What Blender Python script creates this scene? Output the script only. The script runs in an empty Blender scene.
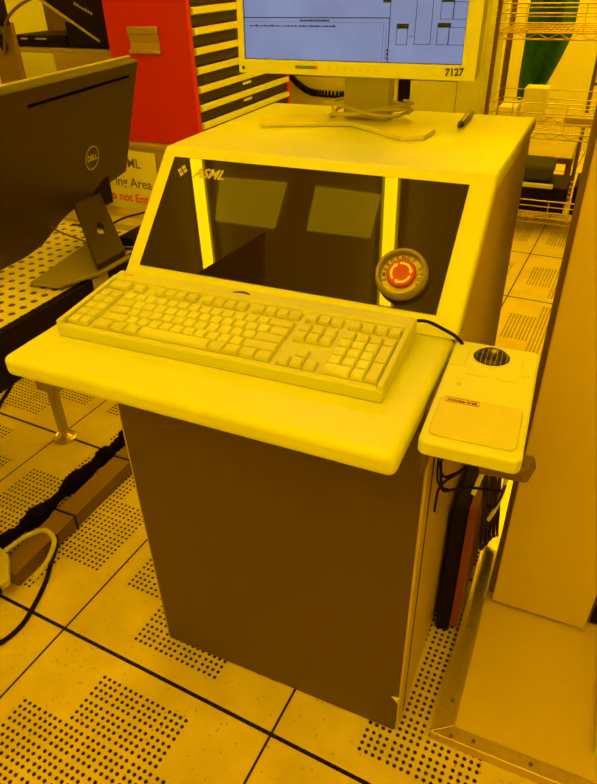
import bpy, bmesh, math, random
from mathutils import Vector, Matrix
random.seed(5)
S = bpy.context.scene
COL = S.collection

# ---------------------------------------------------------------- camera
cd = bpy.data.cameras.new('camera')
cam = bpy.data.objects.new('camera', cd); COL.objects.link(cam)
cd.sensor_fit = 'VERTICAL'; cd.sensor_height = 24.0; cd.lens = 24.0*632.774/784.0
cd.clip_start = 0.02; cd.clip_end = 60
Rv = Vector((0.911402, 0.410817, -0.023981)); Uv = Vector((-0.211876, 0.51841, 0.828468)); Fv = Vector((-0.352781, 0.749987, -0.559522))
M = Matrix((Rv, Uv, -Fv)).transposed().to_4x4()
M.translation = Vector((0.72363, -0.73223, 1.38171))
cam.matrix_world = M
S.camera = cam

# ---------------------------------------------------------------- world, view
w = bpy.data.worlds.new('world'); S.world = w; w.use_nodes = True
w.node_tree.nodes['Background'].inputs[0].default_value = (0.9, 0.55, 0.01, 1)
w.node_tree.nodes['Background'].inputs[1].default_value = 0.05
S.view_settings.view_transform = 'Standard'; S.view_settings.look = 'None'
S.view_settings.exposure = 0.0; S.view_settings.gamma = 1.0; S.view_settings.use_curve_mapping = False

LAMP = (1.0, 0.595, 0.0015)      # amber clean-room light
LAMP_STRENGTH = 22.5

# ---------------------------------------------------------------- helpers
MATS = {}
def mat(name, col, rough=0.5, metal=0.0, spec=0.5, bump=0.0, nscale=60.0, var=0.0, coat=0.0, emis=None, estr=0.0):
    if name in MATS: return MATS[name]
    m = bpy.data.materials.new(name); m.use_nodes = True; nt = m.node_tree; b = nt.nodes['Principled BSDF']
    b.inputs['Base Color'].default_value = (*col, 1); b.inputs['Roughness'].default_value = rough
    b.inputs['Metallic'].default_value = metal; b.inputs['Specular IOR Level'].default_value = spec
    b.inputs['Coat Weight'].default_value = coat
    if emis:
        b.inputs['Emission Color'].default_value = (*emis, 1); b.inputs['Emission Strength'].default_value = estr
    tc = nt.nodes.new('ShaderNodeTexCoord'); nz = nt.nodes.new('ShaderNodeTexNoise')
    nz.inputs['Scale'].default_value = nscale; nz.inputs['Detail'].default_value = 4
    nt.links.new(tc.outputs['Object'], nz.inputs['Vector'])
    if var > 0:
        mx = nt.nodes.new('ShaderNodeMixRGB'); mx.blend_type = 'MULTIPLY'; mx.inputs['Fac'].default_value = 1
        rp = nt.nodes.new('ShaderNodeMapRange'); rp.inputs['From Min'].default_value = .3; rp.inputs['From Max'].default_value = .7
        rp.inputs['To Min'].default_value = 1-var; rp.inputs['To Max'].default_value = 1+var*.3
        nt.links.new(nz.outputs['Fac'], rp.inputs['Value'])
        mx.inputs['Color1'].default_value = (*col, 1); nt.links.new(rp.outputs['Result'], mx.inputs['Color2'])
        nt.links.new(mx.outputs['Color'], b.inputs['Base Color'])
    if bump > 0:
        bp = nt.nodes.new('ShaderNodeBump'); bp.inputs['Strength'].default_value = bump; bp.inputs['Distance'].default_value = .002
        nt.links.new(nz.outputs['Fac'], bp.inputs['Height']); nt.links.new(bp.outputs['Normal'], b.inputs['Normal'])
    MATS[name] = m; return m

WHITE = mat('white_paint', (.68, .72, .16), .42, var=.05, nscale=9)
WHITE2 = mat('white_panel_paint', (.60, .46, .24), .4, var=.05, nscale=3)
KEYC = mat('cream_plastic', (.64, .67, .25), .5, bump=.1, nscale=900)
KEYB = mat('beige_plastic', (.58, .60, .24), .5, bump=.1, nscale=900)
DARK = mat('dark_grey_paint', (.086, .043, .032), .42, bump=.12, nscale=700, var=.1)
SIDE = mat('dark_side_paint', (.50, .38, .22), .33, bump=.1, nscale=700, var=.08)
BLACK = mat('black_plastic', (.010, .005, .007), .5, spec=.08)
CABLE = mat('black_cable', (.008, .004, .006), .55, spec=.08)
GREYP = mat('grey_brown_plastic', (.040, .019, .012), .45, spec=.35, bump=.1, nscale=800, var=.06)
GREYL = mat('light_grey_plastic', (.40, .36, .30), .4)
ALU = mat('aluminium', (.62, .50, .40), .33, metal=.85, bump=.15, nscale=120, var=.12)
CHROME = mat('chrome_wire', (.52, .36, .25), .35, metal=.6)
RED = mat('red_enamel', (.58, .010, .006), .45, bump=.05, nscale=300)
REDB = mat('red_button', (.40, .018, .008), .35)
DRAW = mat('dark_drawer_paint', (.035, .022, .016), .45, spec=.25)
STRIP = mat('pale_strip', (.70, .72, .30), .4)
TAN = mat('tan_paint', (.40, .32, .22), .5, var=.08, nscale=5)
BROWN = mat('brown_metal', (.15, .085, .045), .45, var=.15, nscale=20)
PAPER = mat('paper', (.84, .83, .80), .7)
INK = mat('ink', (.05, .045, .06), .6)
REDINK = mat('red_ink', (.80, .06, .05), .6)
GREEN = mat('green_cloth', (.016, .135, .07), .85, bump=.5, nscale=60, var=.35)
LOGOM = mat('logo_grey', (.48, .44, .40), .5)
MAROON = mat('maroon_print', (.13, .012, .02), .5)
ORANGE = mat('orange_label', (.85, .35, .08), .5)
GLASS = mat('smoked_glass', (.022, .011, .008), .012, spec=.62, var=.1, nscale=14)

def bx(bm, x0, x1, y0, y1, z0, z1, mtx=None):
    vs = [bm.verts.new(p) for p in ((x0,y0,z0),(x1,y0,z0),(x1,y1,z0),(x0,y1,z0),(x0,y0,z1),(x1,y0,z1),(x1,y1,z1),(x0,y1,z1))]
    for f in ((0,3,2,1),(4,5,6,7),(0,1,5,4),(1,2,6,5),(2,3,7,6),(3,0,4,7)): bm.faces.new([vs[i] for i in f])
    if mtx is not None: bmesh.ops.transform(bm, matrix=mtx, verts=vs)
    return vs
def prism(bm, pts, ax, a0, a1, mtx=None):
    """polygon pts extruded along axis ax ('x','y','z') from a0 to a1"""
    def P(p, a): return {'x': (a, p[0], p[1]), 'y': (p[0], a, p[1]), 'z': (p[0], p[1], a)}[ax]
    A = [bm.verts.new(P(p, a0)) for p in pts]; B = [bm.verts.new(P(p, a1)) for p in pts]
    n = len(pts)
    bm.faces.new(A[::-1]); bm.faces.new(B)
    for i in range(n): bm.faces.new((A[i], A[(i+1) % n], B[(i+1) % n], B[i]))
    if mtx is not None: bmesh.ops.transform(bm, matrix=mtx, verts=A+B)
def tube(bm, pts, r, seg=8, closed=False):
    pts = [Vector(p) for p in pts]; rings = []; n = len(pts); prev = None
    for i, p in enumerate(pts):
        if closed: t = (pts[(i+1) % n]-pts[i-1]).normalized()
        else: t = (pts[min(i+1, n-1)]-pts[max(i-1, 0)]).normalized()
        a = prev if prev is not None else (Vector((0,0,1)) if abs(t.z) < .9 else Vector((1,0,0)))
        u = (a - t*a.dot(t))
        if u.length < 1e-5: u = t.orthogonal()
        u.normalize(); v = t.cross(u); prev = u
        rr = r[i] if isinstance(r, (list, tuple)) else r
        rings.append([bm.verts.new(p + (u*math.cos(k*2*math.pi/seg) + v*math.sin(k*2*math.pi/seg))*rr) for k in range(seg)])
    for i in range(n if closed else n-1):
        A, B = rings[i], rings[(i+1) % n]
        for k in range(seg): bm.faces.new((A[k], A[(k+1) % seg], B[(k+1) % seg], B[k]))
    if not closed:
        bm.faces.new(rings[0][::-1]); bm.faces.new(rings[-1])
def lathe(bm, prof, seg=40, mtx=None):
    vs = []
    rings = []
    for r, z in prof:
        if r < 1e-6: ring = [bm.verts.new((0,0,z))]
        else: ring = [bm.verts.new((r*math.cos(k*2*math.pi/seg), r*math.sin(k*2*math.pi/seg), z)) for k in range(seg)]
        rings.append(ring); vs += ring
    for A, B in zip(rings, rings[1:]):
        for k in range(seg):
            k2 = (k+1) % seg
            if len(A) == 1 and len(B) == 1: continue
            if len(A) == 1: bm.faces.new((A[0], B[k], B[k2]))
            elif len(B) == 1: bm.faces.new((A[k], B[0], A[k2]))
            else: bm.faces.new((A[k], B[k], B[k2], A[k2]))
    if mtx is not None: bmesh.ops.transform(bm, matrix=mtx, verts=vs)
def smooth_path(pts, n=8):
    P = [Vector(p) for p in pts]; out = []
    for i in range(len(P)-1):
        p0 = P[max(i-1, 0)]; p1 = P[i]; p2 = P[i+1]; p3 = P[min(i+2, len(P)-1)]
        for k in range(n):
            t = k/n
            out.append(.5*((2*p1)+(p2-p0)*t+(2*p0-5*p1+4*p2-p3)*t*t+(3*p1-p0-3*p2+p3)*t**3))
    out.append(P[-1]); return out

def obj(name, bm, m, parent=None, bevel=0.0, smooth=False, seg=3, kind=None, label=None):
    bmesh.ops.recalc_face_normals(bm, faces=bm.faces)
    me = bpy.data.meshes.new(name); bm.to_mesh(me); bm.free()
    me.materials.append(m)
    o = bpy.data.objects.new(name, me); COL.objects.link(o)
    if parent: o.parent = parent
    if bevel > 0:
        md = o.modifiers.new('bevel', 'BEVEL'); md.width = bevel; md.segments = seg; md.limit_method = 'ANGLE'; md.angle_limit = math.radians(30)
        smooth = True
        md.harden_normals = False
    if smooth:
        for p in me.polygons: p.use_smooth = True
        try: me.set_sharp_from_angle(angle=math.radians(40 if bevel == 0 else 62))
        except Exception: pass
    if kind: o['kind'] = kind
    if label: o['label'] = label
    return o
def thing(name, label, cat, loc=(0,0,0), rz=0.0, group=None):
    o = bpy.data.objects.new(name, None); COL.objects.link(o); o.empty_display_size = .05
    o.location = loc; o.rotation_euler = (0,0,rz); o['label'] = label; o['category'] = cat
    if group: o['group'] = group
    return o
def tag(o, label, cat, group=None):
    o['label'] = label; o['category'] = cat
    if group: o['group'] = group
    return o
def rel(parent, o):
    """o was built in room coordinates: keep it there under its parent"""
    o.parent = parent
    bpy.context.view_layer.update()
    o.matrix_parent_inverse = (Matrix.Translation(parent.location) @ Matrix.Rotation(parent.rotation_euler.z, 4, 'Z')).inverted()
    return o
def one(shape, *a, **k):
    bm = bmesh.new(); shape(bm, *a, **k); return bm
def box_bm(*a, **k): return one(bx, *a, **k)
def text_bm(bm, s, size, mtx, depth=.0004, shear=0.0, bold=0.0):
    cu = bpy.data.curves.new('t', 'FONT'); cu.body = s; cu.size = size; cu.extrude = depth; cu.align_x = 'CENTER'; cu.align_y = 'CENTER'
    cu.shear = shear; cu.offset = bold; cu.resolution_u = 4
    o = bpy.data.objects.new('t', cu); COL.objects.link(o); bpy.context.view_layer.update()
    me = bpy.data.meshes.new_from_object(o); bpy.data.objects.remove(o); bpy.data.curves.remove(cu)
    n0 = len(bm.verts); bm.from_mesh(me); bpy.data.meshes.remove(me)
    bm.verts.ensure_lookup_table()
    bmesh.ops.transform(bm, matrix=mtx, verts=bm.verts[n0:])
def frame(o, xd, yd):
    """matrix with origin o, local x along xd, local y along yd"""
    x = Vector(xd).normalized(); z = x.cross(Vector(yd)).normalized(); y = z.cross(x)
    m = Matrix((x, y, z)).transposed().to_4x4(); m.translation = Vector(o); return m
def copy_tree(o, parent=None):
    c = o.copy(); COL.objects.link(c); c.parent = parent
    c.matrix_parent_inverse = o.matrix_parent_inverse.copy()
    for ch in list(o.children): copy_tree(ch, c)
    return c
def struct(name, bm, m, bevel=0.0):
    o = obj(name, bm, m, None, bevel); o['kind'] = 'structure'; return o

# ---------------------------------------------------------------- room
def floor_material():
    m = bpy.data.materials.new('raised_floor_tiles'); m.use_nodes = True; nt = m.node_tree; N = nt.nodes; L = nt.links
    b = N['Principled BSDF']
    tc = N.new('ShaderNodeTexCoord'); sp = N.new('ShaderNodeSeparateXYZ'); L.new(tc.outputs['Object'], sp.inputs[0])
    def mth(op, a, bb=None, c=None):
        n = N.new('ShaderNodeMath'); n.operation = op
        for i, v in enumerate((a, bb, c)):
            if v is None: continue
            if isinstance(v, (int, float)): n.inputs[i].default_value = v
            else: L.new(v, n.inputs[i])
        return n.outputs[0]
    T = .6; G = .0629; P = .0149
    def axis(o):
        f = mth('SUBTRACT', mth('FLOORED_MODULO', o, T), T/2)          # -T/2..T/2 from the tile's centre
        d = mth('ABSOLUTE', f)
        joint = mth('SUBTRACT', T/2, d)                                  # distance to the joint
        g = mth('SUBTRACT', mth('FLOORED_MODULO', f, G), G/2)
        k = mth('ADD', mth('FLOOR', mth('DIVIDE', g, P)), .5)           # nearest hole of the four in a group
        k = mth('MINIMUM', mth('MAXIMUM', k, -1.5), 1.5)
        h = mth('SUBTRACT', g, mth('MULTIPLY', k, P))
        return d, joint, h
    dx, jx, hx = axis(sp.outputs[0]); dy, jy, hy = axis(sp.outputs[1])
    big = 4*G; small = 2*G
    def inside(a, la, bb, lb): return mth('MULTIPLY', mth('LESS_THAN', a, la), mth('LESS_THAN', bb, lb))
    cross = mth('MAXIMUM', inside(dx, big, dy, small), inside(dx, small, dy, big))
    r = mth('SQRT', mth('ADD', mth('MULTIPLY', hx, hx), mth('MULTIPLY', hy, hy)))
    hole = mth('MULTIPLY', mth('LESS_THAN', r, .0042), cross)
    joint = mth('MAXIMUM', mth('LESS_THAN', jx, .0028), mth('LESS_THAN', jy, .0045))
    dark = mth('MAXIMUM', hole, joint)
    nz = N.new('ShaderNodeTexNoise'); nz.inputs['Scale'].default_value = 7; nz.inputs['Detail'].default_value = 6; L.new(tc.outputs['Object'], nz.inputs['Vector'])
    cr = N.new('ShaderNodeValToRGB'); cr.color_ramp.elements[0].position = .3; cr.color_ramp.elements[0].color = (.56, .45, .30, 1)
    cr.color_ramp.elements[1].position = .7; cr.color_ramp.elements[1].color = (.72, .59, .40, 1); L.new(nz.outputs['Fac'], cr.inputs[0])
    vo = N.new('ShaderNodeTexVoronoi'); vo.inputs['Scale'].default_value = 62; L.new(tc.outputs['Object'], vo.inputs['Vector'])
    n2 = N.new('ShaderNodeTexNoise'); n2.inputs['Scale'].default_value = 26; n2.inputs['Detail'].default_value = 3; L.new(tc.outputs['Object'], n2.inputs['Vector'])
    speck = mth('MULTIPLY', mth('LESS_THAN', vo.outputs['Distance'], .16), mth('GREATER_THAN', n2.outputs['Fac'], .49))
    mx = N.new('ShaderNodeMixRGB'); mx.inputs['Color2'].default_value = (.34, .23, .13, 1)
    L.new(mth('MULTIPLY', speck, .75), mx.inputs['Fac']); L.new(cr.outputs[0], mx.inputs['Color1'])
    m2 = N.new('ShaderNodeMixRGB'); m2.inputs['Color2'].default_value = (.010, .005, .006, 1); L.new(dark, m2.inputs['Fac']); L.new(mx.outputs[0], m2.inputs['Color1'])
    L.new(m2.outputs[0], b.inputs['Base Color'])
    L.new(mth('ADD', mth('MULTIPLY', dark, .4), .30), b.inputs['Roughness'])
    L.new(mth('SUBTRACT', .5, mth('MULTIPLY', dark, .45)), b.inputs['Specular IOR Level'])
    bp = N.new('ShaderNodeBump'); bp.inputs['Distance'].default_value = .003; bp.inputs['Strength'].default_value = .5
    L.new(mth('SUBTRACT', 1.0, dark), bp.inputs['Height']); L.new(bp.outputs['Normal'], b.inputs['Normal'])
    return m
fl = struct('floor', box_bm(-4.2, 4.2, -3.2, 6.6, -.05, 0), floor_material())
fl.location = (-.25708, -.08297, 0); fl.rotation_euler = (0, 0, -.0494127)
WALLM = mat('wall_paint', (.70, .67, .60), .6, var=.05, nscale=2)
CEILM = mat('ceiling_paint', (.75, .68, .55), .7, var=.05, nscale=2)
struct('wall_back', box_bm(-4, 3.6, 5.4, 5.5, 0, 3.0), WALLM)
struct('wall_left', box_bm(-4.1, -4, -3, 5.5, 0, 3.0), WALLM)
struct('wall_right', box_bm(3.6, 3.7, -3, 5.5, 0, 3.0), WALLM)
struct('wall_front', box_bm(-4, 3.6, -3.1, -3, 0, 3.0), WALLM)
struct('ceiling', box_bm(-4.1, 3.7, -3.1, 5.5, 3.0, 3.1), CEILM)
DIM = mat('mirrored_panel_glow', (.5, .45, .4), .6, emis=LAMP, estr=2.6)  # glow added to make the two pale rectangles mirrored in the glass
struct('ceiling_panel_1', one(prism, [(-1.047, -.404), (-.668, -.398), (-.750, -.640), (-1.108, -.640)], 'z', 2.985, 2.9995), DIM)
struct('ceiling_panel_2', one(prism, [(-.508, -.401), (-.175, -.406), (-.225, -.623), (-.562, -.627)], 'z', 2.985, 2.9995), DIM)

# lamps: amber tube fixtures in rows on the ceiling, plus extra ones added for brightness
TUBE = mat('amber_lamp_diffuser', (.8, .6, .1), .5, emis=LAMP, estr=LAMP_STRENGTH)
def make_lamp():
    t = thing('ceiling_light', 'long amber light fixture on the ceiling', 'ceiling light', (0, 0, 3.0), 0, 'amber ceiling light fixtures')
    bm = box_bm(-.045, .045, -.62, .62, -.03, -.0005); obj('housing', bm, WHITE, t)
    bm = bmesh.new(); prism(bm, [(-.030, -.03), (-.022, -.056), (.022, -.056), (.030, -.03)], 'y', -.6, .6); obj('diffuser', bm, TUBE, t)
    return t
lamp0 = None
spots = [(x, y) for x in (-2.4, -1.17, -.12, 1.1, 2.3) for y in (-1.95, -.66, .63, 1.92, 3.21, 4.5) if not (y == .63 and -1.5 < x < 1.5)]
spots += [(x, y) for x in (.50, 1.7) for y in (-1.95, 3.21, 4.5)] + [(.50, -.66), (1.7, -.66), (-.65, -1.95), (.1, -2.35), (.8, -2.35)] + [(.2, 4.5), (.8, 4.5), (1.4, 4.5), (.8, 3.21), (.2, 3.85), (.65, 3.85), (.95, 4.9), (1.4, 3.85), (.35, 4.9), (-.6, 4.5)]  # unseen extra fixtures added to brighten the back floor and the slanted front
for lx_, ly_ in spots:
        if lamp0 is None: l_ = lamp0 = make_lamp()
        else: l_ = copy_tree(lamp0)
        l_.location = (lx_, ly_, 3.0)

# ---------------------------------------------------------------- operator console
W_ = .59
con = thing('operator_console', 'white and dark grey operator console with slanted smoked glass front standing on the tiled floor', 'console', (W_/2, .35, 0))
def C(o): return rel(con, o)
C(obj('cabinet_body', box_bm(.006, W_-.006, .0, .69, .003, .885), DARK, bevel=.003))
def side(x0, x1):
    bm = bmesh.new()
    prism(bm, [(.004, .003), (.70, .003), (.70, 1.082), (.30, 1.082), (.098, .887), (.004, .887)], 'x', x0, x1)
    return bm
C(obj('side_panel', side(W_-.006, W_), SIDE, bevel=.0015))
C(obj('side_panel', side(0, .006), SIDE, bevel=.0015))
C(obj('side_seam', box_bm(W_, W_+.0012, .040, .043, .02, .88), BLACK))
C(obj('back_panel', box_bm(.006, W_-.006, .69, .70, .003, 1.082), SIDE))
C(obj('work_surface', box_bm(-.002, W_+.0, -.198, .10, .890, .924), WHITE, bevel=.011, seg=5, label='white work surface'))
# housing cover: slanted frame and top in one profile
s_ = Vector((0, .70143, .71274)); n_ = Vector((0, -.71274, .70143)); P0 = Vector((0, .085, .924))
def GP(x, s, n=0.0): return Vector((x, 0, 0)) + P0 + s_*s + n_*n
bm = bmesh.new()
prism(bm, [(.085, .9242), (.271, 1.113), (.724, 1.113), (.724, 1.086), (.287, 1.086), (.123, .9242)], 'x', -.003, W_+.003)
C(obj('housing_cover', bm, WHITE, bevel=.006, seg=4, label='white slanted frame and top cover'))
gm = frame(GP(0, 0), (1, 0, 0), s_)
bm = bmesh.new(); bx(bm, .0255, .5555, .034, .2445, .0, .0025, gm)
gl = C(obj('glass_panel', bm, GLASS, bevel=.0008, label='smoked glass panel'))
# company mark on the glass
bm = bmesh.new()
text_bm(bm, 'ASML', .0255, gm @ Matrix.Translation((.107, .2165, .0028)), .0003, shear=.25, bold=.0006)
for ax, ay in ((-.0058, 0), (.0058, 0), (0, .0066), (0, -.0066)):
    mm = gm @ Matrix.Translation((.052+ax, .2185+ay, .0028)) @ Matrix.Rotation(math.radians(45), 4, 'Z')
    bx(bm, -.0033, .0033, -.0033, .0033, -.0003, .0003, mm)
lg = obj('logo_lettering', bm, LOGOM, label='grey company mark with four diamonds'); rel(con, lg)
# emergency stop button
em = gm @ Matrix.Translation((.4925, .084, .0025))
bm = bmesh.new(); lathe(bm, [(.0385, 0), (.0400, .012), (.0388, .019), (.0360, .0225), (.0335, .0220), (.0325, .019), (.0318, .007), (.0, .007)], 56, em)
stop = C(obj('emergency_stop_button', bm, mat('grey_rubber_shroud', (.26, .21, .15), .55), smooth=True, label='round emergency stop with brown-grey collar and red button'))
def sub(par, o):
    o.parent = par; o.matrix_parent_inverse = Matrix.Identity(4); return o
# (children of a mesh at the console's own offset: same room coordinates)
bm = bmesh.new(); lathe(bm, [(.0316, .0068), (.0316, .0085), (.0, .0085)], 48, em)
sub(stop, obj('label_ring', bm, mat('pale_label', (.62, .55, .50), .5), smooth=True))
bm = bmesh.new(); txt = 'EMERGENCY STOP'
for i, ch in enumerate(txt):
    if ch == ' ': continue
    a = math.radians(205 - i*230/(len(txt)-1))
    text_bm(bm, ch, .0082, em @ Matrix.Translation((.0272*math.cos(a), .0272*math.sin(a), .0088)) @ Matrix.Rotation(a-math.pi/2, 4, 'Z'), .0002, bold=.0002)
sub(stop, obj('ring_lettering', bm, INK))
bm = bmesh.new(); lathe(bm, [(.015, .0085), (.015, .011), (.0218, .0115), (.0226, .0150), (.0205, .0178), (.0, .0182)], 44, em)
sub(stop, obj('push_button', bm, REDB, smooth=True, label='red push button'))
bm = bmesh.new()
for k in range(3):
    a0 = math.radians(k*120+20); pts = []; n = 14; a1 = a0+math.radians(88)
    inn = []; out = []
    for q in range(n+1):
        a = a0+(a1-a0)*q/n; inn.append((.0133*math.cos(a), .0133*math.sin(a))); out.append((.0163*math.cos(a), .0163*math.sin(a)))
    prism(bm, out+inn[::-1], 'z', .0176, .0187, em)
    a = a0; hd = [(.0115*math.cos(a), .0115*math.sin(a)), (.0182*math.cos(a), .0182*math.sin(a)), (.0148*math.cos(a-.36), .0148*math.sin(a-.36))]
    prism(bm, hd, 'z', .0176, .0187, em)
sub(stop, obj('turn_arrows', bm, mat('arrow_white', (.88, .80, .70), .5), label='three white turn arrows'))
# small chip of torn tape on the cabinet's front corner
bm = bmesh.new(); prism(bm, [(.571, .128), (.590, .134), (.584, .122), (.588, .108), (.580, .118)], 'y', -.0012, -.0002)
C(obj('paper_scrap', bm, PAPER))

# ---------------------------------------------------------------- keyboard
kb = thing('keyboard', 'wide cream computer keyboard lying on the white work surface of the console', 'keyboard', (.287, -.026, .9245), math.radians(1.4))
KW = .508; KD = .170; hw = KW/2; hd = KD/2
bm = bmesh.new()
prism(bm, [(-hd, 0), (hd, 0), (hd, .038), (hd-.028, .037), (hd-.030, .030), (-hd+.012, .017), (-hd+.008, .021), (-hd, .019)], 'x', -hw, hw)
obj('case', bm, KEYB, kb, bevel=.0025, label='cream keyboard case')
def kz(y): return .017 + (.030-.017)*(y+hd-.012)/(KD-.042)
slope = math.atan2(.013, KD-.042)
U = .0193
for a, b_ in ((-hw, -hw+.009), (hw-.009, hw)):
    bm = bmesh.new(); prism(bm, [(-hd+.001, .018), (hd-.02, .031), (hd-.02, .0385), (-hd+.001, .0255)], 'x', a+.0005, b_-.0005)
    obj('case_rim', bm, KEYB, kb, bevel=.002)
gap = .0085; x0k = -hw+.0105
xA = x0k; xB = xA+2*U+gap; xC = xB+15*U+gap*.9; xD = xC+3*U+gap*.9
ROWY = [-hd+.023+U*i for i in range(5)] + [-hd+.023+U*5+.008]
keymesh = {}
def key(kind, xleft, wu, row, hu=1, m=KEYC):
    kk = (wu, hu, m.name)
    if kk not in keymesh:
        bm = bmesh.new(); w2 = wu*U/2-.0002; h2 = hu*U/2-.0002; tw = w2-.0022; th = h2-.0020; H = .0066
        b4 = [bm.verts.new(p) for p in ((-w2,-h2,0),(w2,-h2,0),(w2,h2,0),(-w2,h2,0))]
        t4 = [bm.verts.new(p) for p in ((-tw,-th,H),(tw,-th,H),(tw,th+.0004,H-.0004),(-tw,th+.0004,H-.0004))]
        bm.faces.new(t4)
        for i in range(4): bm.faces.new((b4[i], b4[(i+1)%4], t4[(i+1)%4], t4[i]))
        bm.faces.new(b4[::-1])
        o = obj(kind, bm, m, kb, bevel=.0011, seg=2); keymesh[kk] = o
    else:
        o = keymesh[kk].copy(); COL.objects.link(o); o.name = kind; o.parent = kb
    y = ROWY[row] + (hu-1)*U/2
    o.location = (xleft+wu*U/2, y, kz(y)+.0005); o.rotation_euler = (slope, 0, 0)
    return o
G2 = mat('grey_beige_keycap', (.58, .59, .23), .5, bump=.1, nscale=900)
key('help_key', xA, 2, 5, m=G2)
for r in range(5):
    for c_ in range(2): key('side_key', xA+c_*U, 1, r, m=G2)
key('escape_key', xB, 1, 5, m=G2)
for g_ in range(3):
    for c_ in range(4): key('function_key', xB+(2+g_*4.5+c_)*U, 1, 5, m=G2)
for c_ in range(13): key('letter_key', xB+c_*U, 1, 4)
key('backspace_key', xB+13*U, 2, 4, m=G2)
key('tab_key', xB, 1.5, 3, m=G2)
for c_ in range(12): key('letter_key', xB+(1.5+c_)*U, 1, 3)
key('enter_key', xB+13.5*U, 1.5, 3, m=G2)
key('caps_lock_key', xB, 1.75, 2, m=G2)
for c_ in range(11): key('letter_key', xB+(1.75+c_)*U, 1, 2)
key('enter_key', xB+12.75*U, 2.25, 2, m=G2)
key('shift_key', xB, 2.25, 1, m=G2)
for c_ in range(10): key('letter_key', xB+(2.25+c_)*U, 1, 1)
key('shift_key', xB+12.25*U, 2.75, 1, m=G2)
for c_, wu in ((0, 1.5), (1.5, 1.25), (2.75, 1.25)): key('modifier_key', xB+c_*U, wu, 0, m=G2)
key('space_bar', xB+4*U, 6, 0)
for c_, wu in ((10, 1.25), (11.25, 1.25), (12.5, 1.25), (13.75, 1.25)): key('modifier_key', xB+c_*U, wu, 0, m=G2)
for c_ in range(3):
    key('system_key', xC+c_*U, 1, 5, m=G2); key('navigation_key', xC+c_*U, 1, 4, m=G2); key('navigation_key', xC+c_*U, 1, 3, m=G2)
    key('arrow_key', xC+c_*U, 1, 0, m=G2)
key('arrow_key', xC+U, 1, 1, m=G2)
for c_ in range(4): key('system_key', xD+c_*U, 1, 5, m=G2); key('number_pad_key', xD+c_*U, 1, 4, m=G2)
for r in (1, 2, 3):
    for c_ in range(3): key('number_pad_key', xD+c_*U, 1, r)
key('number_pad_key', xD, 2, 0); key('number_pad_key', xD+2*U, 1, 0)
key('number_pad_key', xD+3*U, 1, 2, 2, m=G2); key('number_pad_key', xD+3*U, 1, 0, 2, m=G2)
bm = bmesh.new(); n = 16
up = [(-.015+.03*i/n, .0070*math.sin(math.pi*i/n)+.0005) for i in range(n+1)]
prism(bm, up+[(.015, -.0015), (0, .0005), (-.015, -.0015)], 'z', .0, .0008, Matrix.Translation((-.02, hd-.013, .0372)))
obj('maker_emblem', bm, INK, kb, label='dark wedge-shaped emblem')
bm = bmesh.new(); bx(bm, -.0015, .0015, -.001, .001, .0372, .0382, Matrix.Translation((-hw+.018, hd-.014, 0)))
bx(bm, -.006, .006, -.0008, .0008, .0372, .038, Matrix.Translation((-hw+.028, hd-.014, 0)))
obj('indicator_print', bm, REDINK, kb)
# keyboard cable going round the corner of the console
bm = bmesh.new(); tube(bm, smooth_path([(.525, .068, .953), (.548, .080, .9515), (.575, .079, .944), (.597, .074, .936), (.606, .075, .915), (.606, .10, .80)]), .0026)
tag(obj('keyboard_cable', bm, CABLE, smooth=True), 'short black cable from the keyboard over the right edge of the work surface', 'cable')

# ---------------------------------------------------------------- trackball
tb = thing('trackball', 'cream trackball with a large palm pad mounted beside the work surface', 'trackball', (.6565, -.038, .896), math.radians(2.3))
def rrect(w2, h2, r, n=6):
    o = []
    for cx, cy, a0 in ((w2-r, h2-r, 0), (-w2+r, h2-r, 90), (-w2+r, -h2+r, 180), (w2-r, -h2+r, 270)):
        for i in range(n+1):
            a = math.radians(a0+90*i/n); o.append((cx+r*math.cos(a), cy+r*math.sin(a)))
    return o
bm = bmesh.new(); prism(bm, rrect(.0575, .124, .010), 'z', .013, .034)
body = obj('body', bm, KEYC, tb, bevel=.004, seg=4)
bm = bmesh.new(); prism(bm, rrect(.0495, .042, .009), 'z', .0335, .0372, Matrix.Translation((0, -.068, 0)))
obj('palm_pad', bm, mat('palm_pad_plastic', (.60, .56, .20), .5), tb, bevel=.002, label='slightly darker palm pad')
bm = bmesh.new(); lathe(bm, [(.0275, .0338), (.0270, .0352), (.0245, .0350), (.0240, .0341)], 40, Matrix.Translation((-.004, .089, 0)))
obj('ball_ring', bm, KEYC, tb, smooth=True)
bm = bmesh.new(); lathe(bm, [(.0240, .0342), (.0, .0342)], 40, Matrix.Translation((-.004, .089, 0)))
obj('ball_socket', bm, BLACK, tb)
def ball_material():
    m = bpy.data.materials.new('ball_painted_reflections'); m.use_nodes = True; nt = m.node_tree; b = nt.nodes['Principled BSDF']
    b.inputs['Roughness'].default_value = .15
    tc = nt.nodes.new('ShaderNodeTexCoord'); wv = nt.nodes.new('ShaderNodeTexWave'); wv.bands_direction = 'X'
    wv.inputs['Scale'].default_value = 48; wv.inputs['Distortion'].default_value = 1.5; wv.inputs['Detail'].default_value = 1
    nt.links.new(tc.outputs['Object'], wv.inputs['Vector'])
    cr = nt.nodes.new('ShaderNodeValToRGB'); cr.color_ramp.elements[0].position = .86; cr.color_ramp.elements[0].color = (.012, .010, .014, 1)
    cr.color_ramp.elements[1].position = .99; cr.color_ramp.elements[1].color = (.22, .17, .10, 1)  # pale wave streaks painted in place of reflected light tubes
    nt.links.new(wv.outputs['Fac'], cr.inputs[0]); nt.links.new(cr.outputs[0], b.inputs['Base Color']); return m
bm = bmesh.new(); lathe(bm, [(.0225*math.cos(math.radians(a)), .0343+.009*math.sin(math.radians(a))) for a in range(0, 90, 10)]+[(0, .0433)], 36, Matrix.Translation((-.004, .089, 0)))
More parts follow.
